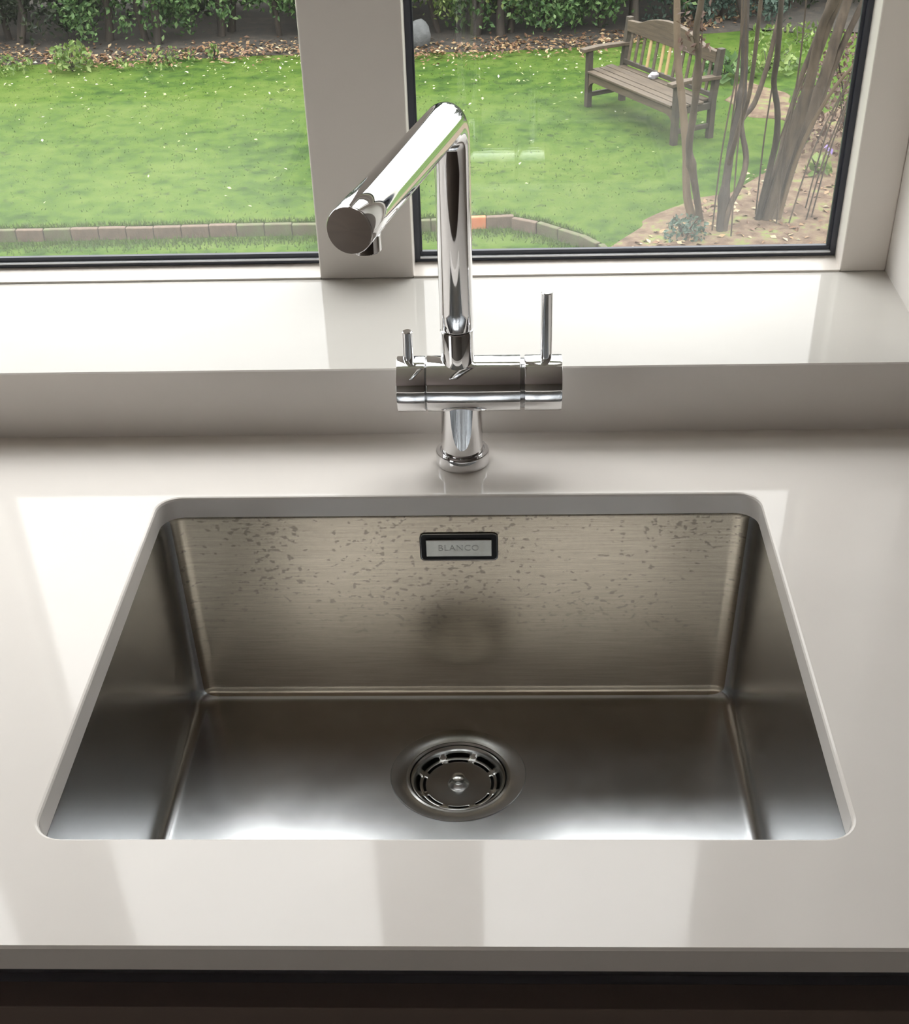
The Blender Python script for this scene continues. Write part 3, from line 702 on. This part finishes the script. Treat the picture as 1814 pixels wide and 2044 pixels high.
# ---- multi-stemmed shrubs in front
TR = {
'a1': [[1.8, 9.9, -3.23], [1.72, 9.96, -3.02], [1.69, 10.02, -2.68], [1.63, 10.08, -2.3], [1.59, 10.14, -2.07], [1.56, 10.2, -1.68], [1.55, 10.26, -1.4]],
'a2': [[1.84, 9.9, -3.23], [1.74, 9.84, -2.83], [1.68, 9.78, -2.6], [1.68, 9.72, -2.37], [1.68, 9.66, -2.19], [1.67, 9.6, -1.94], [1.63, 9.54, -1.73], [1.64, 9.48, -1.53], [1.63, 9.42, -1.3]],
'b1': [[1.95, 9.65, -3.24], [1.96, 9.71, -3.06], [1.98, 9.77, -2.81], [2.0, 9.83, -2.62], [2.04, 9.89, -2.35], [2.06, 9.95, -2.16], [2.05, 10.01, -1.91], [2.04, 10.07, -1.66], [2.03, 10.13, -1.4]],
'b2': [[1.985, 9.8, -2.76], [2.01, 9.63, -2.41], [2.04, 9.53, -2.16], [2.04, 9.47, -1.85], [2.03, 9.41, -1.53], [2.02, 9.35, -1.3]],
'b3': [[1.98, 9.65, -3.24], [2.01, 9.71, -3.03], [2.09, 9.77, -2.86], [2.12, 9.83, -2.69], [2.07, 9.89, -2.49], [2.09, 9.95, -2.43], [2.17, 10.01, -2.35], [2.24, 10.07, -2.13], [2.29, 10.13, -1.88], [2.32, 10.19, -1.69], [2.33, 10.25, -1.4]],
'c0': [[2.27, 9.9, -3.22], [2.29, 9.88, -3.01], [2.31, 9.84, -2.77], [2.32, 9.78, -2.54], [2.29, 9.72, -2.32], [2.23, 9.66, -2.12], [2.22, 9.6, -1.95], [2.2, 9.54, -1.7], [2.16, 9.48, -1.3]],
'c1': [[2.28, 9.9, -3.22], [2.35, 9.96, -2.94], [2.41, 10.02, -2.73], [2.44, 10.08, -2.56], [2.51, 10.14, -2.25], [2.6, 10.2, -1.97], [2.67, 10.26, -1.77], [2.72, 10.32, -1.45]],
'c2': [[2.34, 9.9, -3.22], [2.43, 9.84, -2.67], [2.5, 9.78, -2.26], [2.53, 9.72, -1.79], [2.58, 9.66, -1.59], [2.62, 9.6, -1.35]],
'c3': [[2.38, 9.9, -3.22], [2.5, 9.96, -2.74], [2.65, 10.02, -2.23], [2.72, 10.08, -1.94], [2.78, 10.14, -1.69], [2.82, 10.2, -1.45]],
'c4': [[2.43, 9.9, -3.22], [2.51, 9.84, -2.67], [2.65, 9.78, -2.27], [2.79, 9.72, -2.03], [2.95, 9.66, -1.82]],
'c5': [[2.42, 9.9, -3.22], [2.52, 9.96, -2.74], [2.63, 10.02, -2.47], [2.75, 10.08, -2.07], [2.89, 10.14, -1.72], [3.0, 10.2, -1.45]],
'c6': [[2.33, 9.9, -3.22], [2.41, 9.84, -2.7], [2.5, 9.78, -2.15], [2.57, 9.72, -1.79], [2.66, 9.66, -1.4]],
}
SP = {'a1': (0.031, 'bark_tan'), 'a2': (0.027, 'bark'), 'b1': (0.031, 'bark_dark'), 'b2': (0.016, 'bark'), 'b3': (0.022, 'bark'), 'c0': (0.024, 'bark_dark'), 'c1': (0.022, 'bark'),
      'c2': (0.036, 'bark'), 'c3': (0.040, 'bark'), 'c4': (0.016, 'bark_tan'), 'c5': (0.027, 'bark'), 'c6': (0.030, 'bark')}
def smooth_path(P, k_=5):
    res = []
    for i in range(len(P) - 1):
        p0, p1, p2, p3 = (Vector(P[max(i - 1, 0)]), Vector(P[i]), Vector(P[i + 1]), Vector(P[min(i + 2, len(P) - 1)]))
        for j in range(k_):
            t = j / k_
            res.append(.5 * ((2 * p1) + (-p0 + p2) * t + (2 * p0 - 5 * p1 + 4 * p2 - p3) * t * t + (-p0 + 3 * p1 - 3 * p2 + p3) * t ** 3))
    res.append(Vector(P[-1])); return res
for pre, loc, lb in (('a', (1.8, 9.9, GZ), 'bare shrub with a pale tan stem crossing a dark stem before the bench'), ('b', (1.97, 9.65, GZ), 'bare shrub of dark upright stems between the bench and the leaning trunks'),
                     ('c', (2.35, 9.9, GZ), 'thick fan of brown trunks leaning towards the right edge of the window')):
    t = thing('bare_shrub', lb, 'shrub', loc)
    for kx, P in TR.items():
        if kx[0] != pre: continue
        r0, mt = SP[kx]; q_ = P[-1]; p_ = P[-2]
        if kx != 'c4':          # the stems go on upwards past the head of the window
            lx = (q_[0] - p_[0]) / (q_[2] - p_[2]); P = P + [[q_[0] + lx * .8, q_[1] + .05, q_[2] + .8], [q_[0] + lx * 1.6 + .08, q_[1] - .05, q_[2] + 2.0], [q_[0] + lx * 2.2 - .05, q_[1], q_[2] + 3.2]]
        path = smooth_path(P)
        rad = []
        for i, q in enumerate(path):
            f = i / len(path); kn = .12 * mnoise.noise(Vector((i * .7, r0 * 100, 1))) + (.5 * math.exp(-((i % 15 - 7) / 1.1) ** 2) if kx in ('a2', 'b1', 'c3', 'c6') else 0)
            rad.append(r0 * (1.1 - .5 * f) * (1 + kn))
        MB().tube(path, rad, n=12).build('stem', M[mt], t, smooth=60, label='pale tan stem' if mt == 'bark_tan' else None)
    for j in range({'a': 1, 'b': 3, 'c': 7}[pre]):
        rr = random.Random(j + ord(pre)); x = loc[0] + rr.uniform(-.15, .35); y = loc[1] + rr.uniform(-.2, .3); lean = rr.uniform(-.1, .45) if pre == 'c' else rr.uniform(-.1, .1)
        P = [(x, y, GZ - .02), (x + lean * .3, y, GZ + .6), (x + lean * .8 + .03, y + .03, GZ + 1.2), (x + lean * 1.5, y, GZ + 1.9)]
        MB().tube(smooth_path(P), .006, n=6).build('twig', M['bark'], t, smooth=60)
    rr = random.Random(ord(pre)); cx_ = {'a': 1.6, 'b': 2.2, 'c': 3.5}[pre]
    leaves([(cx_ + rr.gauss(0, .55), 9.9 + rr.gauss(0, .5), rr.uniform(-.7, 1.9)) for _ in range(900)], .08, rr=rr).build('sparse_foliage', M['leaf_d'], t, kind='stuff')
    if pre == 'a':
        leaves([(1.63 + random.Random(q).gauss(0, .07), 9.55, -1.74 + random.Random(q + 99).gauss(0, .09)) for q in range(60)], .05).build('dead_buds', M['leaf_r'], t, kind='stuff')

# ---- garden bench (local frame: x along the seat, y to the back)
BL, BD = 1.474, .447
bench = thing('garden_bench', 'weathered brown wooden garden bench with slatted back on the lawn', 'bench', (1.074, 13.088, GZ), rz=-math.atan2(1.281, .729))
def bp(name, mat='teak', mb=None, bevel=.004, label=None): return mb.build(name, M[mat], bench, local=True, bevel=bevel, label=label)
for x in (0, BL - .055):
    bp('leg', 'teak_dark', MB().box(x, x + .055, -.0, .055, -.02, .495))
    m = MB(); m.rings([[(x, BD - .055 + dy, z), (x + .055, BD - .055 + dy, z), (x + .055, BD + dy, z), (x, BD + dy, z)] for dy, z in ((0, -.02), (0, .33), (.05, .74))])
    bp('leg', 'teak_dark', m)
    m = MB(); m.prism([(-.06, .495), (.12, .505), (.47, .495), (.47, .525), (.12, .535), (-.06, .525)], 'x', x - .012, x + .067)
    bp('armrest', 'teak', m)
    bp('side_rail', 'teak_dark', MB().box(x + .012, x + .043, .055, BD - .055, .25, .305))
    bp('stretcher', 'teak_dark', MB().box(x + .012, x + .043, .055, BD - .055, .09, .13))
# front rail with curved brackets at both ends
prof = [(.055, .31), (BL - .055, .31), (BL - .055, .16)]
for i in range(9): a = R(90 * i / 8); prof.append((BL - .055 - .11 * (1 - math.cos(a)) , .16 + .08 * math.sin(a)))
for i in range(9): a = R(90 - 90 * i / 8); prof.append((.055 + .11 * (1 - math.cos(a)), .16 + .08 * math.sin(a)))
bp('front_rail', 'teak', MB().prism(prof, 'y', .008, .042))
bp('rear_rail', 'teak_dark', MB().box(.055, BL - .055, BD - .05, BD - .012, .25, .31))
for i in range(5):
    y0 = -.012 + i * .087
    m = MB(); m.box(.0 if i not in (0, 4) else .058, BL if i not in (0, 4) else BL - .058, y0, y0 + .074, .311, .331)
    o = bp('seat_slat', 'teak', m)
    if i == 3: o.location.z -= .006; o.rotation_euler = (R(3), R(.35), 0)
# broad arched top rail
prof = [(.05, .62), (BL - .05, .62), (BL - .05, .715), (BL * .85, .725)]
for i in range(9): a = i / 8; prof.append((BL * (.82 - .64 * a), .735 + .085 * math.sin(PI * a) ** .8 if 0 < a < 1 else .735))
prof += [(BL * .15, .725), (.05, .715)]
m = MB(); m.prism(prof, 'y', BD - .02, BD + .03); bp('top_rail', 'teak', m)
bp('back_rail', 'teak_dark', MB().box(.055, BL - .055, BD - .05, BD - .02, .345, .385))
for i in range(13):
    x = .105 + i * (BL - .21 - .038) / 12
    pale = i in (3, 5, 6)
    m = MB(); m.rings([[(x, y, z), (x + .036, y, z), (x + .036, y + .014, z), (x, y + .014, z)] for y, z in ((BD - .045, .38), (BD - .005, .63))])
    bp('back_slat', 'teak_pale' if pale else 'teak', m, label='bare pale wooden slat' if pale else None)
pm = bench.matrix_basis
m = MB(); rr = random.Random(3); lp = []
for j in range(6):
    th = PI * j / 5; lp.append([])
    for i in range(9):
        ph = 2 * PI * i / 9; p_ = Vector((math.sin(th) * math.cos(ph), math.sin(th) * math.sin(ph), math.cos(th))); k_ = 1 + .45 * mnoise.noise(p_ * 2.3)
        lp[-1].append((p_.x * .05 * k_, p_.y * .035 * k_, .028 + p_.z * .03 * k_))
m.rings(lp)
paper = m.build('crumpled_tissue', M['paper'], loc=(0, 0, 0), smooth=20)
u_ = Vector((.4947, -.869, 0)); w_ = Vector((.869, .4947, 0)); pp = Vector((1.074, 13.088, 0)) + u_ * .62 + w_ * .36
paper.location = (pp.x, pp.y, GZ + .331 + H); tag(paper, 'pale pink crumpled tissue lying on the bench seat', 'tissue')
